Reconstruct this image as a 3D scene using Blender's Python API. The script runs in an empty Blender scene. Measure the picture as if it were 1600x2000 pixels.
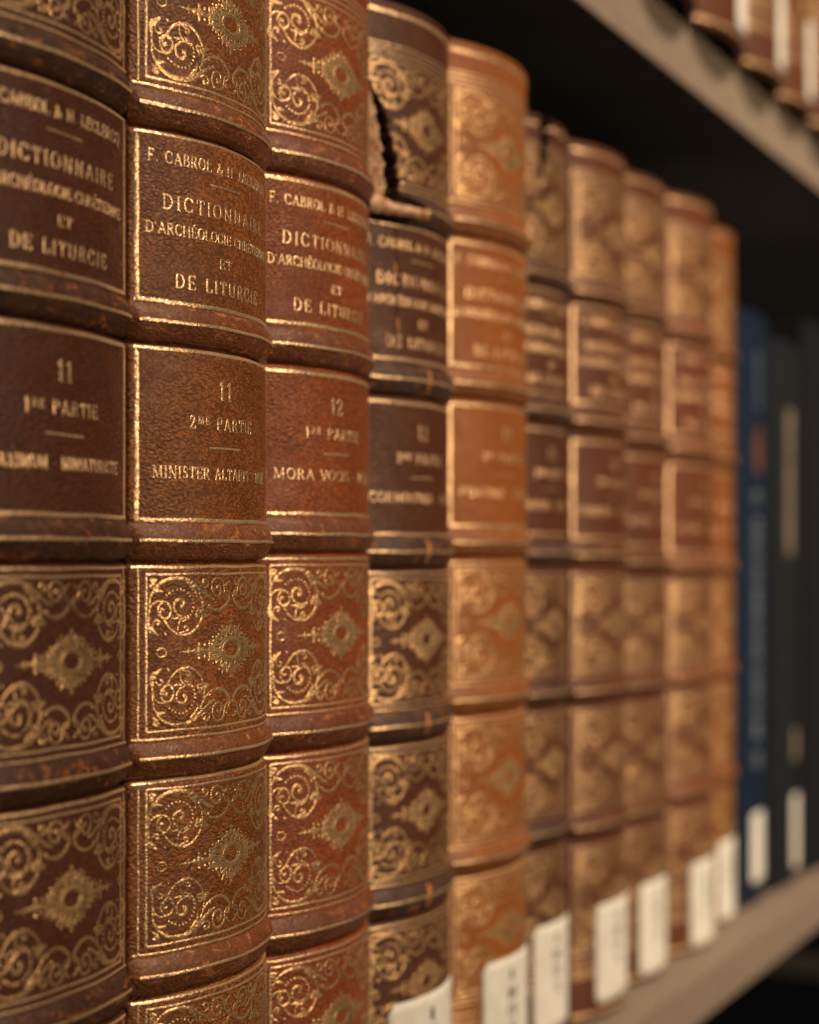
import bpy, math, random
from mathutils import Vector

random.seed(7)
scene = bpy.context.scene
COL = scene.collection

# ------------------------------------------------------------------ camera
TH = math.atan(1710.0 / 3333.0)            # angle between the view axis and the row of spines
cam_d = bpy.data.cameras.new('camera')
cam = bpy.data.objects.new('camera', cam_d)
COL.objects.link(cam)
cam.location = (0.0, -0.1967, 0.1506)
cam.rotation_euler = (math.radians(90), 0, TH - math.radians(90))
cam_d.sensor_fit = 'HORIZONTAL'
cam_d.sensor_width = 24.0
cam_d.lens = 50.0
cam_d.shift_y = 85.0 / 1600.0
cam_d.clip_start = 0.01
cam_d.clip_end = 50
cam_d.dof.use_dof = True
cam_d.dof.focus_distance = 0.347
cam_d.dof.aperture_fstop = 7.2
scene.camera = cam

# ------------------------------------------------------------------ light
world = bpy.data.worlds.new('World')
scene.world = world
world.use_nodes = True
bg = world.node_tree.nodes['Background']
bg.inputs[0].default_value = (1.0, 0.90, 0.76, 1)
bg.inputs[1].default_value = 0.028


def area(name, loc, target, sx, sy, power, color, spread=180):
    l = bpy.data.lights.new(name, 'AREA')
    l.shape = 'RECTANGLE'
    l.size, l.size_y = sx, sy
    l.energy = power
    l.color = color
    l.spread = math.radians(spread)
    o = bpy.data.objects.new(name, l)
    COL.objects.link(o)
    o.location = loc
    d = Vector(target) - Vector(loc)
    o.rotation_euler = d.to_track_quat('-Z', 'Y').to_euler()
    return o


area('key_lamp', (0.42, -1.12, 1.62), (0.92, 0.0, 0.06), 0.34, 0.28, 7.4, (1.0, 0.80, 0.59), 58)
area('low_lamp', (0.68, -1.35, 0.33), (0.72, 0.0, 0.17), 0.95, 0.34, 1.4, (1.0, 0.76, 0.50), 48)

scene.view_settings.view_transform = 'Standard'
scene.view_settings.look = 'None'
scene.view_settings.exposure = -0.20
scene.view_settings.gamma = 1.0
scene.render.engine = 'CYCLES'
scene.cycles.max_bounces = 6
scene.cycles.use_denoising = True

# ------------------------------------------------------------------ materials


class NT:
    def __init__(s, name):
        s.m = bpy.data.materials.new(name)
        s.m.use_nodes = True
        s.t = s.m.node_tree
        s.t.nodes.clear()
        s.out = s.t.nodes.new('ShaderNodeOutputMaterial')

    def n(s, typ, **kw):
        nd = s.t.nodes.new('ShaderNode' + typ)
        for k, v in kw.items():
            if k in nd.bl_rna.properties:
                setattr(nd, k, v)
        return nd

    def l(s, a, b):
        s.t.links.new(a, b)

    def noise(s, scale, detail=4, rough=0.55, dist=0.0, vec=None):
        nd = s.n('TexNoise')
        nd.inputs['Scale'].default_value = scale
        nd.inputs['Detail'].default_value = detail
        nd.inputs['Roughness'].default_value = rough
        nd.inputs['Distortion'].default_value = dist
        s.l(vec if vec else s.pos(), nd.inputs['Vector'])
        return nd.outputs['Fac']

    def pos(s):
        if not hasattr(s, '_p'):
            s._p = s.n('NewGeometry').outputs['Position']
        return s._p

    def mapped(s, scale, rot=(0, 0, 0)):
        mp = s.n('Mapping')
        mp.inputs['Scale'].default_value = scale
        mp.inputs['Rotation'].default_value = rot
        s.l(s.pos(), mp.inputs['Vector'])
        return mp.outputs['Vector']

    def ramp(s, fac, lo, hi, a=0.0, b=1.0):
        r = s.n('MapRange')
        r.interpolation_type = 'SMOOTHSTEP'
        r.inputs['From Min'].default_value = lo
        r.inputs['From Max'].default_value = hi
        r.inputs['To Min'].default_value = a
        r.inputs['To Max'].default_value = b
        s.l(fac, r.inputs['Value'])
        return r.outputs['Result']

    def mix(s, fac, a, b, mode='MIX'):
        m = s.n('Mix', data_type='RGBA', blend_type=mode)
        for sock, v in ((m.inputs[0], fac), (m.inputs[6], a), (m.inputs[7], b)):
            if isinstance(v, (int, float)):
                sock.default_value = v
            elif isinstance(v, tuple):
                sock.default_value = (v[0], v[1], v[2], 1)
            else:
                s.l(v, sock)
        return m.outputs[2]

    def math(s, op, a, b=0.0):
        m = s.n('Math', operation=op)
        for i, v in enumerate((a, b)):
            if isinstance(v, (int, float)):
                m.inputs[i].default_value = v
            else:
                s.l(v, m.inputs[i])
        return m.outputs[0]

    def bump(s, h, strength, dist, normal=None):
        b = s.n('Bump')
        if isinstance(strength, (int, float)):
            b.inputs['Strength'].default_value = strength
        else:
            s.l(strength, b.inputs['Strength'])
        b.inputs['Distance'].default_value = dist
        s.l(h, b.inputs['Height'])
        if normal:
            s.l(normal, b.inputs['Normal'])
        return b.outputs['Normal']

    def bsdf(s, color, rough, metal=0.0, normal=None, spec=0.5):
        p = s.n('BsdfPrincipled')
        for sock, v in ((p.inputs['Base Color'], color), (p.inputs['Roughness'], rough), (p.inputs['Metallic'], metal)):
            if isinstance(v, (int, float)):
                sock.default_value = v
            elif isinstance(v, tuple):
                sock.default_value = (v[0], v[1], v[2], 1)
            else:
                s.l(v, sock)
        p.inputs['Specular IOR Level'].default_value = spec
        if normal:
            s.l(normal, p.inputs['Normal'])
        return p.outputs[0]

    def done(s, shader):
        s.l(shader, s.out.inputs['Surface'])
        return s.m


def grain(t, scale=1.0):
    """height of pebbled goatskin: stretched, warped cells"""
    warp = t.n('TexNoise')
    warp.inputs['Scale'].default_value = 240
    warp.inputs['Detail'].default_value = 2
    t.l(t.pos(), warp.inputs['Vector'])
    sub = t.n('VectorMath', operation='SUBTRACT')
    t.l(warp.outputs['Color'], sub.inputs[0])
    sub.inputs[1].default_value = (0.5, 0.5, 0.5)
    sc = t.n('VectorMath', operation='SCALE')
    sc.inputs['Scale'].default_value = 0.0032
    t.l(sub.outputs[0], sc.inputs[0])
    add = t.n('VectorMath', operation='ADD')
    t.l(t.mapped((1.0, 1.0, 1.0), (0, 0, 0)), add.inputs[0])
    t.l(sc.outputs[0], add.inputs[1])
    rot = t.n('Mapping')
    rot.inputs['Rotation'].default_value = (0, math.radians(35), 0)
    rot.inputs['Scale'].default_value = (0.62, 1.0, 1.25)
    t.l(add.outputs[0], rot.inputs['Vector'])
    v = t.n('TexVoronoi', feature='SMOOTH_F1')
    v.inputs['Scale'].default_value = 1500 * scale
    v.inputs['Smoothness'].default_value = 0.35
    t.l(rot.outputs[0], v.inputs['Vector'])
    return v.outputs['Distance']


def leather(name, base, dark, light, mottle=0.5, rough=0.42, gs=1.0, bump=0.75):
    t = NT(name)
    g = grain(t, gs)
    big = t.noise(38, 5, 0.6, 0.4)
    mid = t.noise(210, 5, 0.65)
    fine = t.noise(1500, 3, 0.6)
    c = t.mix(t.ramp(big, 0.36, 0.66, 0, mottle), base, dark)
    c = t.mix(t.ramp(mid, 0.42, 0.72, 0, 0.55), c, dark)
    c = t.mix(t.ramp(g, 0.30, 0.62, 0, 0.75), c, dark)
    c = t.mix(t.ramp(fine, 0.56, 0.68, 0, 0.5), c, light)
    streak = t.noise(1.0, 4, 0.6, 0.6, t.mapped((330, 330, 900), (0.3, 0.5, 0.2)))
    c = t.mix(t.ramp(streak, 0.63, 0.72, 0, 0.35), c, light)
    h = t.math('ADD', t.math('MULTIPLY', g, -1.0), t.math('MULTIPLY', mid, 0.6))
    n = t.bump(h, t.ramp(t.noise(55, 3), 0.35, 0.65, bump * 0.45, min(1.0, bump * 1.35)), 0.00028)
    r = t.ramp(mid, 0.3, 0.7, rough - 0.06, rough + 0.16)
    return t.done(t.bsdf(c, r, 0, n, 0.32))


def band_leather(name, base, sheen, scuff):
    t = NT(name)
    g = grain(t, 1.15)
    big = t.noise(70, 5, 0.65, 0.6)
    st = t.noise(1.0, 5, 0.62, 0.8, t.mapped((160, 160, 420)))
    mid = t.noise(420, 4, 0.6)
    c = t.mix(t.ramp(big, 0.38, 0.62), base, sheen)
    c = t.mix(t.ramp(st, 0.56, 0.68, 0, 0.8), c, scuff)
    c = t.mix(t.ramp(mid, 0.60, 0.70, 0, 0.6), c, tuple(x * 1.7 for x in scuff))
    c = t.mix(t.ramp(g, 0.40, 0.75, 0, 0.45), c, tuple(x * 0.3 for x in base))
    n = t.bump(t.math('ADD', t.math('MULTIPLY', g, -0.8), mid), 0.5, 0.0003)
    return t.done(t.bsdf(c, t.ramp(mid, 0.3, 0.7, 0.38, 0.58), 0, n, 0.35))


def gilt(name, gold, under, wear=0.5, metal=0.70):
    t = NT(name)
    g = grain(t)
    w1 = t.noise(700, 4, 0.7)
    w2 = t.noise(60, 4, 0.6)
    worn = t.math('ADD', t.math('MULTIPLY', w1, 0.5), t.math('MULTIPLY', w2, 0.5))
    mask = t.ramp(worn, 0.53 + 0.1 * (0.5 - wear), 0.62 + 0.1 * (0.5 - wear), 0, 0.85)
    n = t.bump(t.math('MULTIPLY', g, -1.0), 0.35, 0.0003)
    tone = t.mix(t.ramp(w2, 0.35, 0.65), gold, tuple(x * 0.72 for x in gold))
    a = t.bsdf(tone, t.ramp(w1, 0.3, 0.7, 0.24, 0.38), metal, n)
    b = t.bsdf(under, 0.5, 0, n)
    mx = t.n('MixShader')
    t.l(mask, mx.inputs[0])
    t.l(a, mx.inputs[1])
    t.l(b, mx.inputs[2])
    return t.done(mx.outputs[0])


def plain(name, color, rough=0.6, var=0.15, scale=120, bump=0.0, spec=0.4, metal=0.0):
    t = NT(name)
    nz = t.noise(scale, 5, 0.6)
    c = t.mix(t.ramp(nz, 0.3, 0.7), tuple(x * (1 - var) for x in color), tuple(min(1, x * (1 + var)) for x in color))
    n = t.bump(t.noise(scale * 8, 3), bump, 0.0003) if bump else None
    return t.done(t.bsdf(c, rough, metal, n, spec))


GOLD = (0.72, 0.445, 0.215)
M_gilt = gilt('worn_gilding', GOLD, (0.10, 0.045, 0.018), 0.28)
M_gilt_rule = gilt('gilt_rules', (0.88, 0.58, 0.33), (0.12, 0.05, 0.02), 0.0, 0.68)
M_steel = plain('beige_enamelled_steel', (0.205, 0.157, 0.118), 0.6, 0.10, 160, 0.15)
M_dark = plain('dark_panel_and_shade', (0.040, 0.050, 0.068), 0.8, 0.2, 40)
M_post = plain('dull_grey_steel', (0.55, 0.46, 0.38), 0.6, 0.1)
M_paper = plain('white_label_paper', (0.64, 0.615, 0.56), 0.8, 0.08, 130, 0.1)
M_ink = plain('label_ink', (0.025, 0.025, 0.03), 0.7, 0.1)
M_pages = plain('aged_page_edges', (0.45, 0.36, 0.24), 0.8, 0.2, 500)
M_board = leather('cover_leather', (0.10, 0.035, 0.014), (0.05, 0.018, 0.009), (0.2, 0.08, 0.03))
_t = NT('raw_suede')
_a = _t.ramp(_t.noise(260, 6, 0.7), 0.50, 0.62)
M_raw = _t.done(_t.bsdf(_t.mix(_a, (0.64, 0.40, 0.24), (0.30, 0.12, 0.045)), 0.9, 0, _t.bump(_t.noise(1400, 5, 0.7), 0.7, 0.0005), 0.2))
M_crack = plain('split_leather_edge', (0.50, 0.20, 0.06), 0.85, 0.35, 900, 0.4)
M_fissure = plain('shaded_spine_lining', (0.02, 0.016, 0.014), 0.9, 0.3, 600, 0.4)

# ------------------------------------------------------------------ mesh helpers


class MB:
    def __init__(s):
        s.v, s.f = [], []

    def grid(s, rows):
        """rows: list of equal-length point lists"""
        b = len(s.v)
        n = len(rows[0])
        for r in rows:
            s.v.extend(r)
        for i in range(len(rows) - 1):
            for j in range(n - 1):
                a = b + i * n + j
                s.f.append((a, a + 1, a + n + 1, a + n))

    def box(s, x0, x1, y0, y1, z0, z1):
        b = len(s.v)
        s.v.extend([(x, y, z) for z in (z0, z1) for y in (y0, y1) for x in (x0, x1)])
        for f in ((0, 2, 3, 1), (4, 5, 7, 6), (0, 1, 5, 4), (2, 6, 7, 3), (0, 4, 6, 2), (1, 3, 7, 5)):
            s.f.append(tuple(b + i for i in f))

    def fan(s, c, ring):
        b = len(s.v)
        s.v.append(c)
        s.v.extend(ring)
        n = len(ring)
        for i in range(n):
            s.f.append((b, b + 1 + i, b + 1 + (i + 1) % n))

    def build(s, name, mat, parent=None, smooth=True, bevel=0):
        me = bpy.data.meshes.new(name)
        me.from_pydata([tuple(p) for p in s.v], [], s.f)
        me.materials.append(mat)
        if smooth:
            me.polygons.foreach_set('use_smooth', [True] * len(me.polygons))
        me.update()
        o = bpy.data.objects.new(name, me)
        COL.objects.link(o)
        if parent:
            o.parent = parent
        if bevel:
            m = o.modifiers.new('bevel', 'BEVEL')
            m.width = bevel
            m.segments = 3
        return o


def thing(name, label, cat, loc, group=None):
    o = bpy.data.objects.new(name, None)
    COL.objects.link(o)
    o.location = loc
    o.empty_display_size = 0.02
    o['label'] = label
    o['category'] = cat
    if group:
        o['group'] = group
    return o


def smooth_path(p, per=6):
    out = []
    n = len(p)
    for i in range(n - 1):
        p0, p1, p2, p3 = p[max(i - 1, 0)], p[i], p[i + 1], p[min(i + 2, n - 1)]
        for k in range(per):
            t = k / per
            out.append(tuple(0.5 * (2 * p1[c] + (p2[c] - p0[c]) * t + (2 * p0[c] - 5 * p1[c] + 4 * p2[c] - p3[c]) * t * t
                                    + (3 * p1[c] - p0[c] - 3 * p2[c] + p3[c]) * t ** 3) for c in (0, 1)))
    out.append(p[-1])
    return out


def subdivide(p, step=0.9):
    out = [p[0]]
    for a, b in zip(p, p[1:]):
        d = math.dist(a, b)
        n = max(1, int(d / step))
        for k in range(1, n + 1):
            out.append((a[0] + (b[0] - a[0]) * k / n, a[1] + (b[1] - a[1]) * k / n))
    return out


def ribbon(mb, pts, w, P, off=0.00010, crown=0.00004, closed=False):
    """pts in mm (u, z); w: width(s) in mm; P(u_m, z_m, offset_m) -> point"""
    n = len(pts)
    ws = w if isinstance(w, list) else [w] * n
    rows = []
    for i in range(n):
        if closed:
            a, b = pts[i - 1], pts[(i + 1) % n]
        else:
            a, b = pts[max(i - 1, 0)], pts[min(i + 1, n - 1)]
        dx, dy = b[0] - a[0], b[1] - a[1]
        L = math.hypot(dx, dy) or 1e-6
        nx, ny = -dy / L, dx / L
        h = ws[i] / 2
        x, y = pts[i]
        rows.append([P((x + nx * h) / 1000, (y + ny * h) / 1000, off * 0.3), P(x / 1000, y / 1000, off + crown),
                     P((x - nx * h) / 1000, (y - ny * h) / 1000, off * 0.3)])
    if closed:
        rows.append(rows[0])
    mb.grid(rows)


def bead(mb, x, y, r, P, off=0.0001, ry=None):
    ry = ry or r
    ring = [P((x + r * math.cos(k * math.pi / 5)) / 1000, (y + ry * math.sin(k * math.pi / 5)) / 1000, off * 0.3) for k in range(10)]
    mb.fan(P(x / 1000, y / 1000, off + 0.00012), ring)


def rule(mb, u0, u1, z, w, P):
    wob = random.random() * 6
    pts = [(u, z + 0.06 * math.sin(u * 0.35 + wob)) for u in [u0 + (u1 - u0) * k / 60 for k in range(61)]]
    ribbon(mb, pts, w, P)


def vrule(mb, u, z0, z1, w, P):
    n = max(2, int(abs(z1 - z0) / 1.5))
    wob = random.random() * 6
    ribbon(mb, [(u + 0.05 * math.sin(k * 0.6 + wob), z0 + (z1 - z0) * k / n) for k in range(n + 1)], w, P)


# ------------------------------------------------------------------ engraved capitals
TK, TN = 0.165, 0.10


def arcp(cx, cy, rx, ry, a0, a1, n=18, thick=TK, thin=TN):
    pts, ws = [], []
    for k in range(n + 1):
        a = math.radians(a0 + (a1 - a0) * k / n)
        pts.append((cx + rx * math.cos(a), cy + ry * math.sin(a)))
        ws.append(thin + (thick - thin) * abs(math.cos(a)) ** 1.5)
    return pts, ws


def ln(x0, y0, x1, y1, w):
    return [(x0, y0), (x0 + (x1 - x0) / 3, y0 + (y1 - y0) / 3), (x0 + (x1 - x0) * 2 / 3, y0 + (y1 - y0) * 2 / 3), (x1, y1)], [w] * 4


def stem(x, w=TK, serif=0.13, y0=0.0, y1=1.0, top=True, bot=True):
    r = [ln(x, y0, x, y1, w)]
    if bot:
        r.append(ln(x - serif, y0 + 0.03, x + serif, y0 + 0.03, 0.065))
    if top:
        r.append(ln(x - serif, y1 - 0.03, x + serif, y1 - 0.03, 0.065))
    return r


def glyphs():
    G = {}
    sf = lambda x, y: ln(x - 0.11, y, x + 0.11, y, 0.065)
    G['A'] = (0.84, [ln(0.08, 0, 0.40, 1, TN), ln(0.40, 1, 0.74, 0, TK), ln(0.18, 0.34, 0.62, 0.34, TN), sf(0.08, 0.03), sf(0.74, 0.03)])
    G['B'] = (0.70, stem(0.14) + [arcp(0.34, 0.76, 0.22, 0.21, 90, -90), arcp(0.36, 0.275, 0.25, 0.245, 90, -90), ln(0.14, 0.97, 0.36, 0.97, TN), ln(0.14, 0.53, 0.38, 0.53, TN), ln(0.14, 0.03, 0.38, 0.03, TN)])
    G['C'] = (0.76, [arcp(0.42, 0.5, 0.34, 0.47, 48, 312, 24), ln(0.66, 0.70, 0.66, 0.96, TN), ln(0.66, 0.30, 0.66, 0.04, TN)])
    G['D'] = (0.80, stem(0.14) + [arcp(0.32, 0.5, 0.38, 0.47, 90, -90), ln(0.14, 0.97, 0.34, 0.97, TN), ln(0.14, 0.03, 0.34, 0.03, TN)])
    e = stem(0.14) + [ln(0.14, 0.97, 0.58, 0.97, TN), ln(0.14, 0.52, 0.46, 0.52, TN), ln(0.14, 0.03, 0.60, 0.03, TN), ln(0.58, 0.76, 0.58, 0.98, TN), ln(0.60, 0.02, 0.60, 0.25, TN), ln(0.46, 0.42, 0.46, 0.62, TN)]
    G['E'] = (0.68, e)
    G['\u00c9'] = (0.68, e + [ln(0.30, 1.10, 0.44, 1.26, 0.09)])
    G['F'] = (0.64, stem(0.14) + [ln(0.14, 0.97, 0.56, 0.97, TN), ln(0.14, 0.50, 0.44, 0.50, TN), ln(0.56, 0.74, 0.56, 0.98, TN), ln(0.44, 0.40, 0.44, 0.60, TN)])
    G['G'] = (0.80, [arcp(0.42, 0.5, 0.34, 0.47, 48, 320, 24), ln(0.66, 0.70, 0.66, 0.96, TN), ln(0.68, 0.06, 0.68, 0.42, TK), sf(0.66, 0.43)])
    G['H'] = (0.86, stem(0.14) + stem(0.70) + [ln(0.14, 0.5, 0.70, 0.5, TN)])
    G['I'] = (0.32, stem(0.15))
    G['L'] = (0.64, stem(0.14) + [ln(0.14, 0.03, 0.56, 0.03, TN), ln(0.57, 0.02, 0.57, 0.28, TN)])
    G['M'] = (1.00, [ln(0.12, 0, 0.16, 1, TN), ln(0.16, 1, 0.48, 0.05, TK), ln(0.48, 0.05, 0.80, 1, TN), ln(0.80, 1, 0.84, 0, TK), sf(0.12, 0.03), sf(0.84, 0.03), sf(0.12, 0.97), sf(0.84, 0.97)])
    G['N'] = (0.86, [ln(0.14, 0, 0.14, 1, TN), ln(0.14, 1, 0.68, 0, TK), ln(0.68, 0, 0.68, 1, TN), sf(0.14, 0.03), sf(0.10, 0.97), sf(0.68, 0.97)])
    G['O'] = (0.84, [arcp(0.42, 0.5, 0.34, 0.47, 0, 360, 28)])
    G['P'] = (0.66, stem(0.14) + [arcp(0.34, 0.73, 0.23, 0.24, 90, -90), ln(0.14, 0.97, 0.36, 0.97, TN), ln(0.14, 0.49, 0.36, 0.49, TN)])
    G['R'] = (0.76, stem(0.14) + [arcp(0.34, 0.74, 0.22, 0.23, 90, -90), ln(0.14, 0.97, 0.36, 0.97, TN), ln(0.14, 0.51, 0.36, 0.51, TN), ln(0.36, 0.51, 0.66, 0.02, TK)])
    G['S'] = (0.62, [([(0.50, 0.74), (0.48, 0.88), (0.36, 0.97), (0.22, 0.94), (0.12, 0.82), (0.14, 0.66), (0.28, 0.55), (0.42, 0.46), (0.51, 0.32), (0.48, 0.14), (0.34, 0.03), (0.18, 0.06), (0.10, 0.18), (0.09, 0.30)],
                      [TN, TN, TN, 0.09, 0.12, TK, TK, TK, TK, 0.12, TN, TN, TN, TN])])
    G['T'] = (0.70, stem(0.35, top=False) + [ln(0.05, 0.97, 0.65, 0.97, TN), ln(0.06, 0.74, 0.06, 0.98, TN), ln(0.64, 0.74, 0.64, 0.98, TN)])
    G['U'] = (0.82, [ln(0.15, 1, 0.15, 0.32, TK), arcp(0.40, 0.32, 0.25, 0.29, 180, 360), ln(0.65, 0.32, 0.65, 1, TN), sf(0.15, 0.97), sf(0.65, 0.97)])
    G['V'] = (0.80, [ln(0.08, 1, 0.40, 0, TK), ln(0.40, 0, 0.72, 1, TN), sf(0.09, 0.97), sf(0.71, 0.97)])
    G['X'] = (0.80, [ln(0.10, 1, 0.70, 0, TK), ln(0.68, 1, 0.12, 0, TN), sf(0.12, 0.97), sf(0.68, 0.97), sf(0.12, 0.03), sf(0.68, 0.03)])
    G['Q'] = (0.84, G['O'][1] + [ln(0.45, 0.15, 0.72, -0.15, TK)])
    G['1'] = (0.42, stem(0.22, top=False) + [ln(0.06, 0.74, 0.22, 0.98, TN)])
    G['2'] = (0.60, [([(0.10, 0.72), (0.14, 0.88), (0.28, 0.97), (0.42, 0.92), (0.50, 0.76), (0.44, 0.56), (0.28, 0.34), (0.10, 0.06)], [0.12, TN, TN, 0.1, TK, TK, 0.12, TN]), ln(0.08, 0.05, 0.54, 0.05, 0.12), ln(0.54, 0.03, 0.55, 0.24, TN)])
    G['3'] = (0.58, [([(0.10, 0.80), (0.20, 0.95), (0.36, 0.96), (0.47, 0.80), (0.40, 0.60), (0.26, 0.53)], [TN, TN, 0.1, TK, 0.12, TN]), ([(0.26, 0.53), (0.44, 0.46), (0.50, 0.26), (0.40, 0.07), (0.22, 0.03), (0.09, 0.20)], [TN, 0.12, TK, 0.12, TN, 0.1])])
    G['4'] = (0.62, stem(0.42, top=False) + [ln(0.42, 1, 0.06, 0.30, TN), ln(0.06, 0.30, 0.58, 0.30, TN)])
    G['5'] = (0.58, [ln(0.12, 0.96, 0.48, 0.96, 0.12), ln(0.12, 0.96, 0.11, 0.55, TN), ([(0.11, 0.55), (0.30, 0.62), (0.46, 0.52), (0.50, 0.30), (0.40, 0.08), (0.22, 0.03), (0.08, 0.16)], [TN, TN, 0.12, TK, 0.12, TN, 0.1])])
    G['0'] = (0.62, [arcp(0.31, 0.5, 0.23, 0.47, 0, 360, 24)])
    G['&'] = (0.84, [([(0.76, 0.46), (0.62, 0.20), (0.40, 0.03), (0.18, 0.08), (0.10, 0.28), (0.22, 0.48), (0.42, 0.66), (0.44, 0.86), (0.32, 0.97), (0.20, 0.86), (0.26, 0.64), (0.46, 0.32), (0.76, 0.02)], [TN, TN, TN, TK, TK, TN, TN, TN, TN, TN, 0.12, TK, 0.1])])
    G['.'] = (0.26, [ln(0.08, 0.07, 0.16, 0.07, 0.13)])
    G['-'] = (0.40, [ln(0.08, 0.42, 0.32, 0.42, 0.10)])
    G["'"] = (0.24, [ln(0.14, 0.98, 0.08, 0.74, 0.11)])
    G[' '] = (0.42, [])
    return G


GLY = glyphs()


def letter_strokes(text, spacing=0.10, small=()):
    """strokes of a line in units of cap height; lower-case letters become small raised capitals"""
    x, out = 0.0, []
    for ch in text:
        k = 1.0
        dy = 0.0
        if ch.islower():
            k, dy, ch = 0.62, 0.36, ch.upper()
        w, st = GLY[ch]
        for pts, ws in st:
            out.append(([(x + px * k, py * k + dy) for px, py in pts], [v * k for v in ws]))
        x += w * k + spacing
    return x - spacing, out


def text_line(mb, text, uc, zc, width, h, P, spacing=0.10, off=0.0001, weight=1.0, vertical=0):
    W, st = letter_strokes(text, spacing)
    sx = width / W
    for pts, ws in st:
        if vertical:
            q = [(uc + vertical * (py - 0.5) * h, zc + vertical * -(px - W / 2) * sx) for px, py in pts]
        else:
            q = [(uc + (px - W / 2) * sx, zc + (py - 0.5) * h) for px, py in pts]
        jig = random.uniform(0.95, 1.25) * weight
        ribbon(mb, q, [max(0.18 * weight, 1.08 * v * h * jig) for v in ws], P, off)


# ------------------------------------------------------------------ gilt ornament (one quarter, in mm from the panel centre)
STROKES = [
    (0.45, 0.6, [(-19.0, 6.7), (-20.1, 7.5), (-19.9, 8.9), (-18.8, 9.8), (-17.7, 9.4), (-17.1, 8.2), (-17.4, 7.0), (-18.6, 6.5), (-19.6, 7.3), (-19.2, 8.3), (-18.5, 8.0)]),
    (0.7, 0.3, [(-14.0, 3.2), (-12.5, 3.4), (-10.9, 4.3), (-9.7, 5.6), (-9.1, 7.2), (-9.0, 8.8), (-9.4, 10.3), (-10.1, 11.3)]),
    (0.6, 0.35, [(-14.0, 3.2), (-15.8, 3.6), (-17.4, 4.7), (-18.5, 6.1), (-19.0, 6.7)]),
    (0.5, 0.35, [(-22.0, 5.6), (-22.1, 7.1), (-21.8, 8.6), (-21.0, 9.5), (-19.9, 9.9), (-18.8, 9.8)]),
    (0.45, 0.9, [(-22.0, 8.3), (-21.9, 10.1), (-21.2, 11.7), (-19.9, 13.1), (-18.1, 14.0), (-16.3, 14.3), (-14.0, 14.2), (-12.2, 13.7)]),
    (0.3, 0.6, [(-15.5, 3.7), (-15.4, 5.0), (-14.9, 6.1), (-13.8, 6.7), (-12.8, 6.5)]),
    (0.4, 0.9, [(-14.0, 6.7), (-15.4, 7.3), (-16.3, 8.2), (-16.3, 9.2), (-15.7, 10.0), (-14.7, 10.2), (-14.0, 9.7), (-14.0, 8.9), (-14.8, 8.8)]),
    (0.8, 0.2, [(-15.0, 6.6), (-16.0, 6.5), (-16.9, 6.6)]),
    (1.0, 0.25, [(-12.6, 6.9), (-13.3, 6.2), (-14.3, 5.9)]),
    (0.3, 0.6, [(-15.0, 3.6), (-14.0, 3.9), (-13.0, 4.1), (-12.8, 4.6), (-13.4, 4.9), (-13.9, 4.5)]),
    (1.2, 0.3, [(-21.0, 13.6), (-21.5, 13.0), (-22.0, 12.5)]),
    (1.1, 0.3, [(-21.2, 12.2), (-20.0, 11.9), (-18.8, 11.8)]),
    (0.5, 1.0, [(-22.0, 13.9), (-21.2, 14.1), (-20.5, 13.6)]),
    (0.6, 1.2, [(-22.0, 6.7), (-22.2, 5.6), (-22.0, 4.7), (-21.3, 4.1)]),
    (1.2, 0.3, [(-21.9, 4.7), (-21.0, 4.0), (-19.9, 3.2)]),
    (0.3, 0.6, [(-21.3, 4.8), (-21.2, 5.7), (-20.5, 6.3), (-19.8, 6.1), (-19.9, 5.5), (-20.4, 5.4)]),
    (1.0, 0.3, [(-9.8, 8.2), (-10.5, 7.5), (-11.0, 6.7)]),
    (1.1, 0.4, [(-9.0, 8.1), (-8.4, 7.2), (-7.5, 6.9)]),
    (1.3, 0.5, [(-9.4, 7.2), (-9.3, 8.2)]),
    (0.5, 0.3, [(-10.9, 6.7), (-9.8, 6.8), (-8.7, 6.6), (-7.5, 6.8)]),
    (1.0, 0.3, [(-12.2, 13.6), (-11.4, 12.4), (-10.8, 11.3), (-10.9, 10.4)]),
    (1.0, 0.4, [(-12.1, 13.8), (-10.6, 12.7), (-9.0, 11.6), (-6.9, 10.5), (-6.0, 10.1)]),
    (0.6, 0.3, [(-12.8, 13.3), (-12.0, 12.5), (-11.4, 11.7)]),
    (0.4, 0.75, [(-10.1, 11.4), (-9.5, 10.5), (-8.4, 9.2), (-6.8, 8.3), (-4.9, 7.9), (-3.1, 8.2), (-1.7, 9.0), (-0.6, 10.2)]),
    (0.5, 0.3, [(-0.6, 10.2), (-0.8, 11.1), (-1.7, 11.9)]),
    (0.3, 0.6, [(-9.8, 12.9), (-8.7, 12.4), (-7.6, 12.7), (-7.5, 13.6), (-8.4, 14.0), (-8.9, 13.6), (-8.5, 13.2)]),
    (0.4, 0.6, [(-0.6, 10.5), (-2.1, 11.2), (-2.5, 12.4), (-3.0, 13.6), (-4.3, 14.2), (-5.7, 14.0), (-6.4, 12.6), (-5.9, 11.2), (-4.6, 10.7), (-3.6, 11.4), (-3.8, 12.5), (-4.6, 12.7), (-4.8, 12.1)]),
    (0.4, 0.4, [(-2.5, 12.6), (-1.7, 13.2), (-0.6, 13.8)]),
    (0.4, 0.25, [(-7.8, 10.4), (-6.3, 10.1)]),
]
BEADS = [(-18.1, 11.0), (-17.4, 11.45), (-16.6, 11.85), (-15.6, 12.1), (-14.7, 12.1), (-13.8, 11.85), (-12.9, 11.4), (-12.3, 10.8), (-11.8, 10.1), (-11.5, 9.3), (-11.5, 8.5),
         (-11.8, 7.7), (-12.2, 7.0), (-18.3, 3.5), (-9.8, 11.4), (-6.0, 10.1), (-1.7, 12.9), (-7.2, 8.9)]
SMOOTH = [(a, b, smooth_path(p)) for a, b, p in STROKES]


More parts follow.
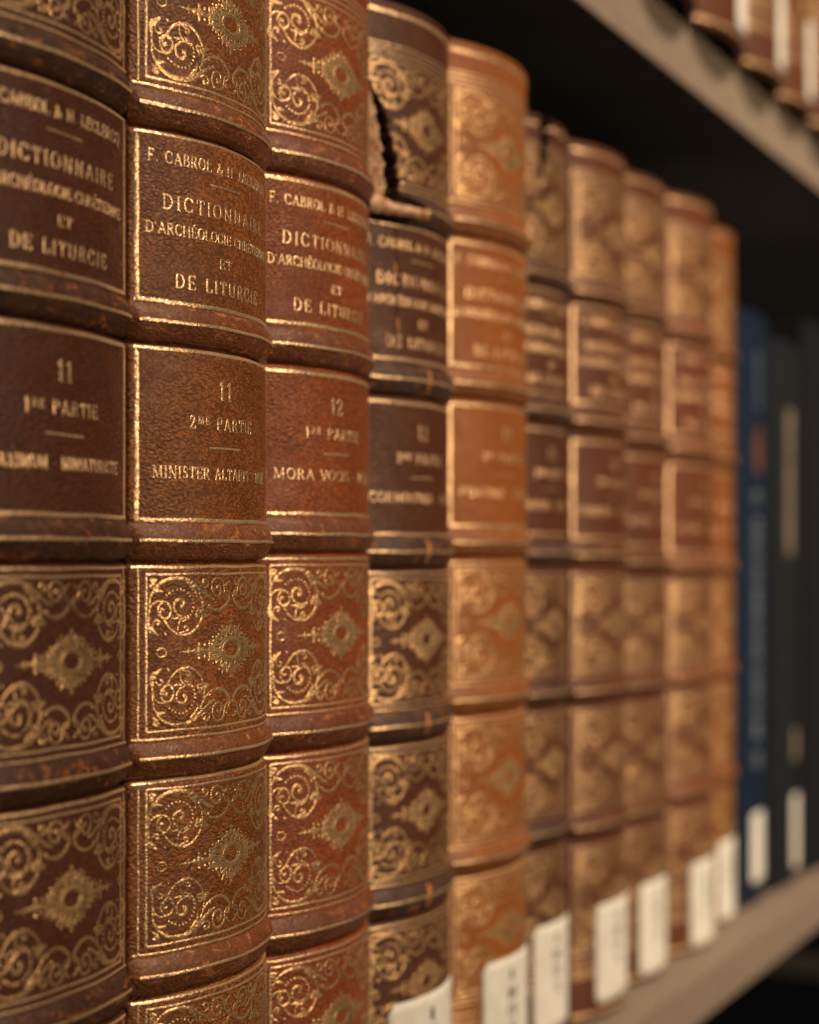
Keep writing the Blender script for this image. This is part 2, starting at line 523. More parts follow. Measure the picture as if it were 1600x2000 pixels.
def ornament(mb, P, zc, su, sv, du, frame='double'):
    """scroll ornament with a sun in the middle; su, sv scale it to the book"""
    Q = lambda u, z, o: P(u + du / 1000, z, o)
    for mx in (1, -1):
        for my in (1, -1):
            ju, jv = random.uniform(-0.15, 0.15), random.uniform(-0.12, 0.12)
            k = 1.0 if my > 0 else 0.97
            for a, b, p in SMOOTH:
                n = len(p)
                g = random.uniform(0.95, 1.25)
                w = [g * (a + (b - a) * i / (n - 1)) for i in range(n)]
                w[0] *= 0.5
                w[-1] *= 0.55
                ribbon(mb, [(mx * (u + ju) * su * k, zc + my * (v + jv) * sv) for u, v in p], w, Q)
            for u, v in BEADS:
                r = random.uniform(0.26, 0.40)
                bead(mb, mx * (u + ju) * su * k, zc + my * (v + jv) * sv, r * 1.15, Q, ry=r)
        # small rings by the edge
        ribbon(mb, [(mx * 19.2 * su + 1.1 * math.cos(t) * su, zc + 0.85 * math.sin(t)) for t in [k * math.pi / 9 for k in range(18)]], 0.33, Q, closed=True)
    # sun: pierced disc with rays, crowns and two long spears
    N = 96
    rows = [[], [], [], []]
    for k in range(N + 1):
        t = 2 * math.pi * k / N
        c, s_ = math.cos(t), math.sin(t)
        lobe = 0.5 + 0.5 * math.cos(16 * t)
        r = 2.62 + 0.42 * lobe
        for row, rr, o in ((rows[0], 1.42, 0.00003), (rows[1], 1.62, 0.00014), (rows[2], 2.4, 0.00009), (rows[3], r, 0.00003)):
            row.append(Q((rr * 1.62 * c * su) / 1000, (zc + rr * s_ * sv) / 1000, o))
    mb.grid(rows)
    ribbon(mb, [(1.95 * 1.62 * su * math.cos(t), zc + 1.95 * sv * math.sin(t)) for t in [k * math.pi / 20 for k in range(40)]], 0.22, Q, 0.0002, closed=True)
    for k in range(16):                                    # curled petals round the disc
        t = 2 * math.pi * k / 16
        for e in (1, -1):
            p = [(2.8, 0.05 * e), (3.4, 0.10 * e), (3.95, 0.16 * e), (4.2, 0.07 * e), (3.9, 0.03 * e)]
            ribbon(mb, [(rr * 1.6 * su * math.cos(t + dt), zc + rr * sv * math.sin(t + dt)) for rr, dt in p], [0.6, 0.55, 0.45, 0.5, 0.4], Q)
    for k in range(16):
        t = 2 * math.pi * (k + 0.5) / 16
        c, s_ = math.cos(t), math.sin(t)
        bead(mb, 4.65 * 1.55 * su * c, zc + 4.65 * sv * s_, 0.26 if k % 2 else 0.34, Q)
    for k in range(8):
        t = 2 * math.pi * (k + 0.5) / 8
        c, s_ = math.cos(t), math.sin(t)
        ribbon(mb, smooth_path([(3.2 * 1.6 * su * c, zc + 3.2 * sv * s_), (4.4 * 1.6 * su * c, zc + 4.4 * sv * s_), (5.5 * 1.5 * su * c, zc + 5.5 * sv * s_ * 0.95)], 4),
               [1.1, 0.95, 0.85, 0.75, 0.65, 0.55, 0.45, 0.35, 0.2], Q)
    for sg in (1, -1):
        bead(mb, 0, zc + sg * 4.4 * sv, 0.9, Q, ry=0.8)
        bead(mb, 0, zc + sg * 5.5 * sv, 0.55, Q, ry=0.5)
        for e in (1, -1):
            bead(mb, e * 1.3, zc + sg * 4.2 * sv, 0.5, Q)
        # side spears
        x = lambda a: sg * a * su
        for a, rx, ry in ((5.7, 1.2, 0.75), (6.6, 0.8, 1.25), (9.9, 0.65, 1.3), (9.0, 1.1, 0.6), (11.0, 0.9, 0.5)):
            bead(mb, x(a), zc, rx, Q, ry=ry)
        for a, v in ((6.9, 1.35), (9.9, 1.4), (8.3, 1.15), (5.6, 1.5)):
            for e in (1, -1):
                bead(mb, x(a), zc + e * v * sv, 0.42, Q)
        ribbon(mb, [(x(5), zc), (x(8), zc), (x(10), zc), (x(12), zc), (x(13.2), zc), (x(15), zc)], [0.8, 0.8, 0.7, 0.6, 0.45, 0.12], Q)
        ribbon(mb, [(x(12.7), zc - 0.8), (x(12.9), zc), (x(12.7), zc + 0.8)], [0.15, 0.6, 0.15], Q)


# ------------------------------------------------------------------ spine surface


class Spine:
    def __init__(s, w, br, height, groove=None):
        b = br * w
        s.w, s.b, s.h = w, b, height
        s.R = (w * w / 4 + b * b) / (2 * b)
        s.ph = math.asin(min(1.0, w / 2 / s.R))
        s.half = s.R * s.ph
        s.groove = groove
        s.nips = []                                        # heights (m) where the leather is tied in under a band

    def P(s, u, z, off=0.0):
        if s.groove:
            off -= s.groove(u, z)
        for zn in s.nips:
            if abs(z - zn) < 0.0026:
                off -= 0.0019 * math.exp(-((z - zn) / 0.00095) ** 2)
        al = max(-s.ph * 1.02, min(s.ph * 1.02, u / s.R))
        r = s.R + off
        return (r * math.sin(al), -(r * math.cos(al) - (s.R - s.b)), z)

    def mesh(s, nu=64, nz=60, cap=0.004):
        zs = sorted(set([s.h * k / nz for k in range(nz + 1)] + [zn + k * 0.0003 for zn in s.nips for k in range(-9, 10)]))
        rows = []
        us = [-s.half + 2 * s.half * k / nu for k in range(nu + 1)]

        def row(z, off):
            r = [(-s.w / 2 + 0.0022, 0.010, z), (-s.w / 2 + 0.0010, 0.004, z)]
            r += [s.P(u, z, off) for u in us]
            r += [(s.w / 2 - 0.0010, 0.004, z), (s.w / 2 - 0.0022, 0.010, z)]
            return r
        # rounded tail, body, rounded head cap
        tail = [(0.0, -0.003), (0.0, -0.0012), (0.0006, -0.0004)]
        rows += [row(z, o) for z, o in tail]
        rows += [row(z, 0.0) for z in zs if 0.0015 < z < s.h - 0.0032]
        rows += [row(s.h - 0.003 + 0.003 * math.sin(t), 0.0008 * math.sin(2 * t) - 0.0035 * (1 - math.cos(t))) for t in [k * math.pi / 12 for k in range(0, 7)]]
        rows += [row(s.h - 0.0035, -0.0042)]
        mb = MB()
        mb.grid(rows)
        return mb


def raised_band(sp, z0, hw, H):
    base = Spine(sp.w, sp.b / sp.w, sp.h, sp.groove)       # the cord bridges the nip below it
    nu, ns = 56, 16
    rows = []
    for i in range(ns + 1):
        q = -1 + 2 * i / ns
        o = H * max(0.0, 1 - abs(q) ** (1.2 if q < 0 else 2.2))
        r = []
        for j in range(nu + 1):
            a = -1 + 2 * j / nu
            f = 1.0 if abs(a) < 0.9 else 1 - 0.55 * ((abs(a) - 0.9) / 0.1) ** 2
            u = a * sp.half
            lump = 1 + 0.02 * math.sin(u * 900 + z0 * 3000) + 0.015 * math.sin(u * 2100 + z0 * 700)
            r.append(base.P(u, z0 + q * hw + 0.00012 * math.sin(u * 500 + z0 * 900), -0.0004 + (o + 0.0002) * f * lump - (0.0012 if i == 0 else 0)))
        rows.append(r)
    mb = MB()
    mb.grid(rows)
    return mb


# ------------------------------------------------------------------ books of the set
LEATHERS = {}


def book_mats(key, base, dark, light, band, sheen, scuff, **kw):
    LEATHERS[key] = (leather('leather_' + key, base, dark, light, **kw), band_leather('band_leather_' + key, band, sheen, scuff))


book_mats('russet', (0.104, 0.028, 0.011), (0.048, 0.014, 0.007), (0.18, 0.055, 0.020), (0.052, 0.019, 0.010), (0.075, 0.030, 0.017), (0.32, 0.10, 0.02))
book_mats('tan', (0.310, 0.100, 0.022), (0.090, 0.027, 0.009), (0.50, 0.19, 0.05), (0.17, 0.052, 0.016), (0.20, 0.070, 0.032), (0.44, 0.17, 0.045), mottle=0.6)
book_mats('red', (0.31, 0.076, 0.017), (0.115, 0.027, 0.009), (0.42, 0.125, 0.035), (0.14, 0.042, 0.016), (0.17, 0.060, 0.032), (0.40, 0.13, 0.03))
book_mats('umber', (0.112, 0.031, 0.011), (0.048, 0.015, 0.007), (0.17, 0.055, 0.020), (0.060, 0.024, 0.014), (0.070, 0.036, 0.028), (0.27, 0.09, 0.022))
book_mats('orange', (0.330, 0.098, 0.018), (0.19, 0.054, 0.012), (0.44, 0.16, 0.04), (0.22, 0.072, 0.018), (0.24, 0.085, 0.030), (0.40, 0.14, 0.033))
book_mats('chestnut', (0.130, 0.034, 0.011), (0.060, 0.017, 0.008), (0.20, 0.07, 0.024), (0.095, 0.032, 0.015), (0.11, 0.042, 0.023), (0.28, 0.10, 0.03))
book_mats('sienna', (0.150, 0.038, 0.012), (0.07, 0.019, 0.008), (0.22, 0.08, 0.026), (0.14, 0.043, 0.016), (0.16, 0.054, 0.022), (0.30, 0.11, 0.035))
book_mats('amber', (0.235, 0.072, 0.014), (0.14, 0.042, 0.010), (0.32, 0.12, 0.03), (0.16, 0.052, 0.014), (0.18, 0.060, 0.020), (0.32, 0.11, 0.028))

ROW = 'matching leather bound volumes on the shelf'
LX = [0.14, 0.25, 0.405, 0.565, 0.72, 0.868]


def make_book(name, label, cat, group, loc, w, height, mats, Z, words, label_box=None, br=0.145, du=0.0, groove=None,
              detail=1.0, lwords=None, body=True):
    """Z: dict of heights in mm of the panels; words: (number, part, subject)"""
    lea, bandm = LEATHERS[mats]
    root = thing(name, label, cat, loc, group)
    sp = Spine(w, br, height, groove)
    P = sp.P
    H = sp.half * 1000
    fine = groove is not None
    gaps = [(Z['o1b'], Z['l1t']), (Z['l1b'], Z['l2t']), (Z['l2b'], Z['o3t']), (Z['o3b'], Z['o4t']), (Z['o4b'], Z['o5t'])]
    sp.nips = [(hi + lo) / 2000 - 0.0031 for hi, lo in gaps]
    so = sp.mesh(300 if fine else 64, 760 if fine else 60).build('spine', lea, root)
    if fine:                                               # lining in the tear, coloured near-black for the shade of the hollow
        so.data.materials.append(M_fissure)
        for pl in so.data.polygons:
            x, y, z = pl.center
            if groove(sp.R * math.asin(max(-1, min(1, x / sp.R))), z) > 0.0017:
                pl.material_index = 1

    def clean(m):                                          # no gilding where the leather is gone
        if fine:
            gone = [groove(sp.R * math.asin(max(-1, min(1, p[0] / sp.R))), p[2]) > 0.0007 for p in m.v]
            m.f = [f for f in m.f if not any(gone[i] for i in f)]
        return m
    # covers and page block
    for sgn in (-1, 1):
        mb = MB()
        x1 = sgn * (w / 2 - 0.0001)
        x0 = sgn * (w / 2 - 0.0032)
        mb.box(min(x0, x1), max(x0, x1), 0.0062, 0.205, 0.0, height - 0.004)
        mb.build('cover_board', M_board, root, False, 0.0006)
    mb = MB()
    mb.box(-w / 2 + 0.0036, w / 2 - 0.0036, 0.003, 0.200, 0.004, height - 0.0085)
    mb.build('page_block', M_pages, root, False)
    # raised bands with a gilt line along each crest
    for hi, lo in gaps:
        zc = (hi + lo) / 2000 + 0.0004
        hw = min(0.0039, (hi - lo) / 2000 - 0.0008)
        b = raised_band(sp, zc, hw, 0.0017).build('raised_band', bandm, root)
        g = MB()
        PB = lambda u, z, o: P(u, z, o + 0.00152)
        rule(g, -H * 0.93, H * 0.93, zc * 1000 + 0.1, 0.65, PB)
        g.build('gilt_line', M_gilt_rule, b)
    # gilt ornament panels
    su = (H - 2.0) / 24.4
    fo, fi = (H - 2.1 if detail > 0.5 else H - 0.6), H - 3.8
    for top, bot in ((Z['o1t'], Z['o1b']), (Z['o3t'], Z['o3b']), (Z['o4t'], Z['o4b']), (Z['o5t'], Z['o5b'])):
        zc, hh = (top + bot) / 2, (top - bot) / 2
        mb = MB()
        ornament(mb, P, zc, su, (hh - 1.7) / 14.95, du)
        clean(mb).build('gilt_ornament', M_gilt, root)
        mb = MB()
        for sg in (1, -1):
            rule(mb, -H * 0.97, H * 0.97, zc + sg * hh, 0.5, P)
            rule(mb, -fi, fi, zc + sg * (hh - 1.45), 0.5, P)
            vrule(mb, sg * fo, zc - hh, zc + hh, 0.5, P)
            vrule(mb, sg * fi, zc - hh + 1.45, zc + hh - 1.45, 0.62, P)
        clean(mb).build('gilt_frame', M_gilt_rule, root)
    # lettering panels
    tdu = du - 1.8
    for which, (t, b) in enumerate(((Z['l1t'], Z['l1b']), (Z['l2t'], Z['l2b']))):
        hgt = t - b
        mb = MB()
        rule(mb, -H * 0.95, H * 0.95, t, 0.8, P)
        rule(mb, -H * 0.95, H * 0.95, b, 0.8, P)
        vrule(mb, -fo - 0.3, b, t, 1.0, P)
        vrule(mb, fo + 0.3, b, t, 1.0, P)
        clean(mb).build('gilt_frame', M_gilt_rule, root)
        mb = MB()
        k = H / 26.4
        if which == 0:
            for txt, fr, wd, h, spc in (('F. CABROL & H. LECLERCQ', LX[0], 41, 2.35, 0.10), ('DICTIONNAIRE', LX[2], 34.5, 2.9, 0.22),
                                        ("D'ARCH\u00c9OLOGIE CHR\u00c9TIENNE", LX[3], 42, 2.2, 0.06), ('ET', LX[4], 4.3, 2.1, 0.1), ('DE LITURGIE', LX[5], 28.5, 2.8, 0.22)):
                text_line(mb, txt, tdu, t - fr * hgt, wd * k, h, P, spc)
            rule(mb, tdu - 5.2, tdu + 5.2, t - LX[1] * hgt, 0.42, P)
        else:
            for txt, fr, wd, h, spc in ((words[0], 0.22, 4.8, 3.9, 0.06), (words[1], 0.42, 21.5, 2.6, 0.16), (words[2], 0.72, 39, 2.4, 0.10)):
                text_line(mb, txt, tdu, t - fr * hgt, wd * k, h, P, spc)
            rule(mb, tdu - 5.4, tdu + 5.4, t - 0.565 * hgt, 0.45, P)
        mb.build('gilt_lettering', M_gilt_rule, root)
    # head and tail rules
    mb = MB()
    for z, wd in ((Z['o1t'] + 1.3, 0.45), (Z['o1t'] + 2.5, 0.45), (height * 1000 - 3.4, 1.0)):
        rule(mb, -H * 0.96, H * 0.96, z, wd, P)
    clean(mb).build('head_rules', M_gilt_rule, root)
    mb = MB()
    for z, wd in ((Z['o5b'] - 1.5, 0.45), (Z['o5b'] - 4.0, 0.5), (Z['o5b'] - 6.0, 0.5), (Z['o5b'] - 8.0, 0.7), (Z['o5b'] - 9.3, 0.5), (2.6, 1.4)):
        rule(mb, -H * 0.96, H * 0.96, z, wd, P)
    mb.build('tail_rules', M_gilt_rule, root)
    if label_box:
        paper_label(root, P, label_box, lwords)
    return root, sp


def paper_label(root, P, box, lwords, rot=0.0):
    u0, u1, z0, z1 = box                                   # mm
    nu, nz, rc = 18, 14, 2.0
    rows = []
    for i in range(nz + 1):
        z = z0 + (z1 - z0) * i / nz
        d = min(z - z0, z1 - z)
        ins = rc - math.sqrt(max(0.0, rc * rc - (rc - d) ** 2)) if d < rc else 0.0
        rows.append([P((u0 + ins + (u1 - u0 - 2 * ins) * j / nu) / 1000, z / 1000, 0.00045) for j in range(nu + 1)])
    mb = MB()
    mb.grid(rows)
    o = mb.build('call_label', M_paper, root)
    m = o.modifiers.new('paper', 'SOLIDIFY')
    m.thickness = 0.00015
    m.offset = 0
    if lwords:
        mb = MB()
        n = len(lwords)
        for i, wd in enumerate(lwords):
            W = letter_strokes(wd)[0]
            hh = 3.0
            text_line(mb, wd, (u0 + u1) / 2 - 1.5, z1 - 5.5 - i * 4.9, W * hh, hh, lambda u, z, o: P(u, z, o + 0.0005), 0.1, weight=1.5)
        mb.build('label_lettering', M_ink, o)


def Zd(l1t, l1b, l2t, l2b, o3t, o3b, o4t, o4b, o5t, top=287.0, o1b=None):
    o1b = o1b if o1b else l1t + 9.2
    return dict(l1t=l1t, l1b=l1b, l2t=l2t, l2b=l2b, o3t=o3t, o3b=o3b, o4t=o4t, o4b=o4b, o5t=o5t, o5b=o5t - 33.0, o1b=o1b, o1t=min(o1b + 33.0, top - 9.5)), top / 1000


def cracks(*specs):
    """grooves: each spec is (depth m, path of (u mm, z mm, half width mm))"""
    def f(u, z):
        U, Zm = u * 1000, z * 1000
        deep = 0.0
        for depth, path in specs:
            best = 0.0
            for a, b in zip(path, path[1:]):
                dx, dz = b[0] - a[0], b[1] - a[1]
                t = max(0, min(1, ((U - a[0]) * dx + (Zm - a[1]) * dz) / (dx * dx + dz * dz)))
                hw = (a[2] + (b[2] - a[2]) * t) * (1 + 0.20 * math.sin(Zm * 1.3) + 0.16 * math.sin(Zm * 3.1 + 1) + 0.08 * math.sin(Zm * 7.7 + U))
                d = math.hypot(U - a[0] - dx * t, Zm - a[1] - dz * t)
                if d < hw + 0.6:
                    best = max(best, 1.0 if d < hw else 1 - (d - hw) / 0.6)
            deep = max(deep, best * depth)
        return deep
    return f


BASE = -0.003
SB = [0, 0, .003, .006, .007, .0125, .011, .015, .0135, .017]
TC = [.2402, .2903, .3412, .3925, .4452, .4953, .5436, .5960, .6503, .6990]
WD = [.0500, .0498, .0516, .0506, .0544, .0454, .0508, .0536, .0546, .0420]
ZT = [Zd(233.5, 200.4, 190.4, 157.8, 148.3, 115.1, 106.2, 72.6, 63.2),
      Zd(232.4, 199.8, 190.8, 157.5, 148.4, 115.1, 106.9, 73.8, 64.6, 287, 241.2),
      Zd(233.7, 202.1, 191.3, 159.9, 149.9, 115.6, 106.2, 71.5, 61.5, 288, 243.9),
      Zd(233.3, 199.8, 188.9, 155.9, 146.2, 112.1, 102.6, 68.5, 58.3, 289.5),
      Zd(236.7, 202.9, 192.1, 158.8, 148.6, 115.1, 105.5, 70.4, 61.7, 292.5, 247.7),
      Zd(232.5, 200.8, 189.4, 157.2, 144.8, 113.2, 101.8, 70.1, 58.8, 286.6),
      Zd(232.3, 200.8, 188.0, 156.4, 144.1, 111.4, 99.6, 67.1, 54.6, 286.7),
      Zd(233.7, 199.2, 185.9, 154.1, 141.5, 109.3, 97.6, 63.2, 52.8, 288.3),
      Zd(231.2, 197.2, 185.1, 151.8, 140.8, 107.7, 98.1, 64.6, 52.8, 290.1, 242.5),
      Zd(230.0, 196.5, 184.5, 151.2, 140.2, 107.0, 97.0, 64.0, 52.4, 287.5)]
KIND = ['russet', 'tan', 'red', 'umber', 'orange', 'umber', 'chestnut', 'chestnut', 'sienna', 'amber']
WORDS = [('11', '1re PARTIE', 'MAXIMUM - MINIATURISTE'), ('11', '2me PARTIE', 'MINISTER ALTARIS - NOE'), ('12', '1re PARTIE', 'MORA VOCIS - NOLI'),
         ('12', '2me PARTIE', 'CORMOUTIER - ORIM'), ('13', '1re PARTIE', 'PORTIER - PAPIER'), ('13', '2me PARTIE', 'PARTIE - PORTE'), ('14', '1re PARTIE', 'PORTUS - RETRO'),
         ('14', '2me PARTIE', 'RETRO - ROME'), ('15', '1re PARTIE', 'ROME - SENS'), ('15', '2me PARTIE', 'SENS - VICTOR')]
LBL = [None, None, None, (-18, 22, 6, 41.5), (-15.5, 17.5, 6, 40), (-14, 17, 6, 39.5), (-15, 17.5, 5, 38), (-15, 16, 2, 35.5), (-15, 14, 1.5, 34.5), (-12, 15, 1.5, 34.5)]
TEXTS = ['dark red-brown leather volume numbered 11, 1re partie, cut by the left edge',
         'sharply focused tan-brown leather volume numbered 11, 2me partie, with pebbled grain',
         'reddish-brown leather volume numbered 12 with MORA VOCIS in gilt',
         'dark brown leather volume with its spine torn open and peeling at the top',
         'bright orange-tan leather volume standing right of the torn dark brown one',
         'dark brown leather volume with a black split down from its head',
         'chestnut leather volume right of the one split at its head',
         'chestnut leather volume with little of its spine showing, third from the blue book',
         'reddish sienna leather volume with a bright gilt left edge, second from the blue book',
         'low orange leather volume touching the blue book, last of the leather row']
LW = [None, None, None, ['R', '203', 'C1'], ['R', '203', 'C11', '13'], ['R', '203', 'C11', '13'], ['R', '203', 'C11', '14'], ['R', '203', 'C11', '14'], ['R', '203', 'C11', '15'], ['R', '203', 'C11', '15']]

DUS = [3.0, 0.0, -0.8, -2.0, -1.0, -1.0, 0, 0, 0, 0]
TEAR = [(-24.0, 270, 0.5), (-21.0, 263.5, 1.9), (-18.9, 255, 2.7), (-17.7, 249, 3.1), (-17.2, 244, 3.1), (-16.6, 241.6, 2.2)]
TEAR_SIDE = [(-15.6, 242.4, 1.2), (-10.0, 242.0, 1.0), (-4.6, 241.0, 0.6)]
TEAR_LOW = [(-24.0, 237.6, 0.6), (-12.0, 237.4, 0.6), (-4.0, 238.6, 0.3)]
HAIR = [(-14.9, 235, 0.12), (-14.3, 222, 0.28), (-14.6, 214, 0.22), (-14.8, 206, 0.10)]
SPLIT = [(-6.2, 293, 3.0), (-6.8, 284, 2.6), (-8.2, 277, 1.6), (-10.0, 269, 0.4)]
built = []
for i in range(10):
    Z, top = ZT[i]
    Z = {k: v + 3.0 for k, v in Z.items()}
    top += 0.003
    gr = None
    if i == 3:
        gr = cracks((0.006, TEAR), (0.004, TEAR_SIDE), (0.003, TEAR_LOW), (0.0006, HAIR))
    if i == 5:
        gr = cracks((0.016, SPLIT))
    r, sp = make_book('leather_book', TEXTS[i], 'book', ROW, (TC[i], SB[i], BASE), WD[i], top, KIND[i], Z, WORDS[i], LBL[i],
                      br=0.085 if i == 0 else 0.145, du=DUS[i], groove=gr, detail=0.4 if i == 2 else 1.0, lwords=LW[i])
    built.append((r, sp))

# torn and curling leather on the dark brown volume
r4, sp4 = built[3]
flat = Spine(WD[3], 0.145, ZT[3][1] + 0.003)
nodd = lambda z, k: math.sin(z * 1.7 + k) * 0.5 + math.sin(z * 4.3 + 2 * k) * 0.3 + math.sin(z * 9.1 + k) * 0.2
rows = []
for i in range(41):
    z = 241.0 + (268.0 - 241.0) * i / 40
    q = (z - 241.0) / 27.0
    right = -20.3 - 3.0 * q ** 1.5 + 0.75 * nodd(z * 0.8, 1)
    left = -24.6
    lift = (1.9 * (1 - q ** 3) + 0.25 * nodd(z, 4))
    r = []
    for j in range(9):
        t = j / 8
        r.append(flat.P((left + (right - left) * t) / 1000, z / 1000, (0.2 + lift * t ** 1.3 + 0.12 * nodd(z + t * 5, 7)) / 1000))
    rows.append(r)
mb = MB()
mb.grid(rows)
fl = mb.build('peeling_flap', M_raw, r4)
m = fl.modifiers.new('thick', 'SOLIDIFY')
m.thickness = 0.0009
m.offset = 0
rows = []
for i in range(49):
    u = -24.8 + 20.6 * i / 48
    q = i / 48
    top = 240.9 + 0.25 * nodd(u, 2) + 1.6 * max(0, 1 - abs(u + 22) / 4.5)
    bot = 238.2 + 0.35 * nodd(u, 5) + 0.8 * q
    r = []
    for j in range(9):
        t = j / 8
        o = 0.6 + 2.0 * math.sin(math.pi * (0.12 + 0.8 * t)) * (1 - 0.35 * q) + 0.12 * nodd(u * 2 + t * 4, 3)
        r.append(flat.P(u / 1000, (top + (bot - top) * t) / 1000, o / 1000))
    rows.append(r)
mb = MB()
mb.grid(rows)
fl = mb.build('torn_band_stub', M_raw, r4)
m = fl.modifiers.new('thick', 'SOLIDIFY')
m.thickness = 0.0008
m.offset = 0
for zc, u0, hh in ((197.9, -3.0, 3.2), (154.6, -3.6, 3.0), (110.9, -4.0, 3.0), (66.9, -3.4, 3.0), (225.5, -15.2, 1.3), (211.0, -14.4, 2.2)):
    onband = zc not in (225.5, 211.0)
    pts = [(u0 + 0.5 * nodd(k, zc), zc + hh - 2 * hh * k / 10) for k in range(11)]
    prof = lambda u, z, o, zc=zc, hh=hh, ob=onband: flat.P(u, z, o + (0.0017 * max(0.0, 1 - (abs(z * 1000 - zc) / 4.3) ** (1.2 if z * 1000 < zc else 2.2)) if ob else 0.0001))
    mb = MB()
    ribbon(mb, pts, [0.3, 0.8, 1.2, 1.5, 1.2, 0.9, 1.2, 0.9, 0.7, 0.6, 0.3] if onband else [0.2, 0.4, 0.6, 0.7, 0.6, 0.5, 0.6, 0.5, 0.4, 0.3, 0.2], prof)
    mb.build('leather_chip', M_crack, r4)

# ------------------------------------------------------------------ other books at the end of the row
M_blue = plain('blue_book_cloth', (0.006, 0.013, 0.030), 0.65, 0.15, 300, 0.3, 0.12)
M_black = plain('black_book_cloth', (0.008, 0.009, 0.012), 0.7, 0.2, 300, 0.3, 0.08)
M_slate = plain('slate_black_cloth', (0.010, 0.012, 0.015), 0.7, 0.2, 200, 0.2, 0.1)
M_silver = plain('faded_silver_foil', (0.11, 0.13, 0.165), 0.55, 0.2)
M_brick = plain('brick_red_print', (0.12, 0.04, 0.025), 0.6, 0.2)
M_highlight = plain('painted_highlight', (0.16, 0.125, 0.09), 0.6, 0.3)


def cloth_book(name, label, x, y, w, height, mat, label_box, br=0.06):
    root = thing(name, label, 'book', (x, y, BASE))
    sp = Spine(w, br, height)
    sp.mesh(24, 40).build('spine', mat, root)
    for sgn in (-1, 1):
        mb = MB()
        x1, x0 = sgn * (w / 2 - 0.0001), sgn * (w / 2 - 0.0026)
        mb.box(min(x0, x1), max(x0, x1), 0.005, 0.17, 0.0, height - 0.002)
        mb.build('cover_board', mat, root, False, 0.0005)
    mb = MB()
    mb.box(-w / 2 + 0.003, w / 2 - 0.003, 0.003, 0.166, 0.003, height - 0.006)
    mb.build('page_block', M_pages, root, False)
    paper_label(root, sp.P, label_box, None)
    return root, sp


rb, spb = cloth_book('blue_book', 'dark blue cloth book with silver capitals down its spine', 0.7440, 0.014, 0.0473, 0.2615, M_blue, (-10, 7, 9, 40))
mb = MB()
text_line(mb, 'C OECUMENICORUM D', -1.0, 121, 122, 9.5, spb.P, 0.16, weight=1.25, vertical=1)
text_line(mb, 'DECRETA', 0, 231, 26, 5.0, spb.P, 0.1, weight=1.0, vertical=1)
mb.build('silver_lettering', M_silver, rb)
mb = MB()
mb.grid([[spb.P((0.5 + 5.5 * c * k / 5) / 1000, (200 + 11 * sn * k / 5) / 1000, 0.0001) for c, sn in [(math.cos(q * math.pi / 12), math.sin(q * math.pi / 12)) for q in range(25)]] for k in range(6)])
mb.build('red_emblem', M_brick, rb)

rs, sps = cloth_book('slate_book', 'slate black cloth book with a painted highlight down its spine beside the blue book', 0.7940, 0.012, 0.0518, 0.2535, M_slate, (-1, 13, 6, 41))
rows = []  # pale strip painted on the spine in place of a soft highlight
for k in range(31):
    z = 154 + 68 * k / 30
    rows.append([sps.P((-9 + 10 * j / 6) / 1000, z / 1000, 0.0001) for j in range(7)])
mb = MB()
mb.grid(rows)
mb.build('painted_highlight_strip', M_highlight, rs)
rows = []
for k in range(9):
    z = 57 + 15 * k / 8
    rows.append([sps.P((2 + 9 * j / 6) / 1000, z / 1000, 0.0001) for j in range(7)])
mb = MB()
mb.grid(rows)
mb.build('pale_emblem', plain('olive_print', (0.20, 0.165, 0.11), 0.6), rs)
cloth_book('black_book', 'tall plain black cloth book at the right edge of the shelf', 0.8574, 0.010, 0.0740, 0.268, M_black, (14, 29, 20, 56))

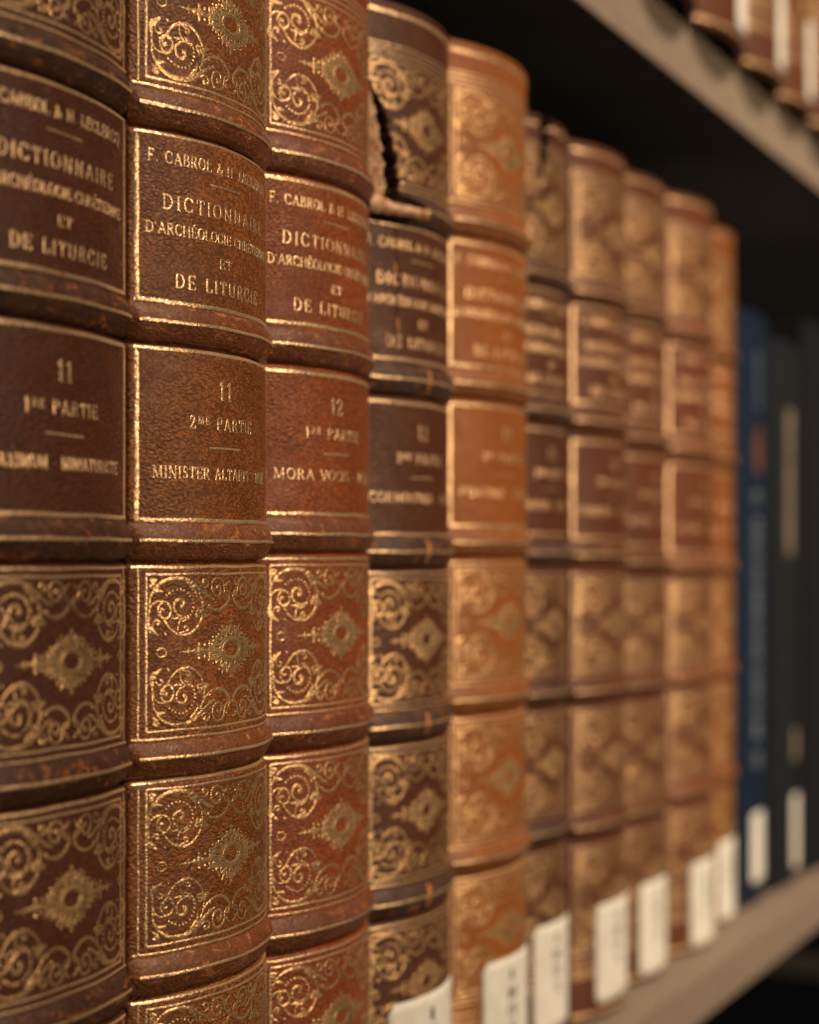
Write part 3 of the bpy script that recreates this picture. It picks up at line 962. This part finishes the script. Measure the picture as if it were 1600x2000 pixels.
# ------------------------------------------------------------------ bookcase
case = thing('bookcase', 'beige enamelled steel bookcase holding the rows of books', 'bookcase', (0, 0, 0))
LIP = -0.0067
for z0, z1 in ((-0.0200, -0.0032), (0.3185, 0.3400)):
    mb = MB()
    mb.box(-0.35, 2.4, LIP, LIP + 0.0012, z0, z1)
    sh = mb.build('shelf', M_steel, case, False, 0.0004)
    mb = MB()
    mb.box(-0.35, 2.4, LIP + 0.0013, 0.30, z1 - 0.0013, z1 - 0.0001)
    mb.build('shelf_plate', M_steel if z0 < 0 else M_steel, sh, False)
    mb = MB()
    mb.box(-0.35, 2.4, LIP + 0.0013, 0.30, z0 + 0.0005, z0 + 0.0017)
    mb.build('shelf_underside', M_dark, sh, False)  # beige steel underside coloured dark to stand for the shade under the shelf
mb = MB()
mb.box(-0.35, 2.4, 0.302, 0.306, -0.6, 0.9)
mb.build('back_panel', M_dark, case, False)
mb = MB()
mb.box(1.86, 1.93, 0.290, 0.3015, -0.0031, 0.3183)
mb.build('upright_post', M_post, case, False, 0.002)
mb = MB()
mb.box(1.300, 1.318, -0.20, 0.30, -0.172, -0.156)
mb.build('side_rail', M_post, case, False, 0.002)
mb = MB()
mb.box(1.322, 1.326, -0.20, 0.30, -0.155, -0.03)
mb.build('end_panel', M_dark, case, False)

# ------------------------------------------------------------------ books on the shelf above
UT = [("russet", 0.0531), ("chestnut", 0.0608), ("chestnut", 0.0526), ("sienna", 0.0510), ("russet", 0.0560)]
UL = ['dark brown leather volume on the upper shelf, first one showing at the top edge',
      'white labelled brown leather volume on the upper shelf, second one showing from the left',
      'brown leather volume with gilt above its foot, third one showing on the upper shelf',
      'gilt spined leather volume at the upper right corner',
      'dark leather volume on the upper shelf cut by the right edge']
x = 0.5320
for i, (k, w) in enumerate(UT):
    Z, top = Zd(233.0, 200.0, 189.5, 156.5, 146.5, 113.5, 103.5, 70.5, 60.5 - 2 * (i == 2), 287)
    make_book('leather_book', UL[i], 'book', 'leather volumes on the upper shelf', (x + w / 2, -0.0095 + 0.001 * (i % 2), 0.3402), w, top, k, Z,
              WORDS[(i * 3 + 1) % 10], (-3, 24, 4.5, 38), lwords=None)
    x += w + 0.0004
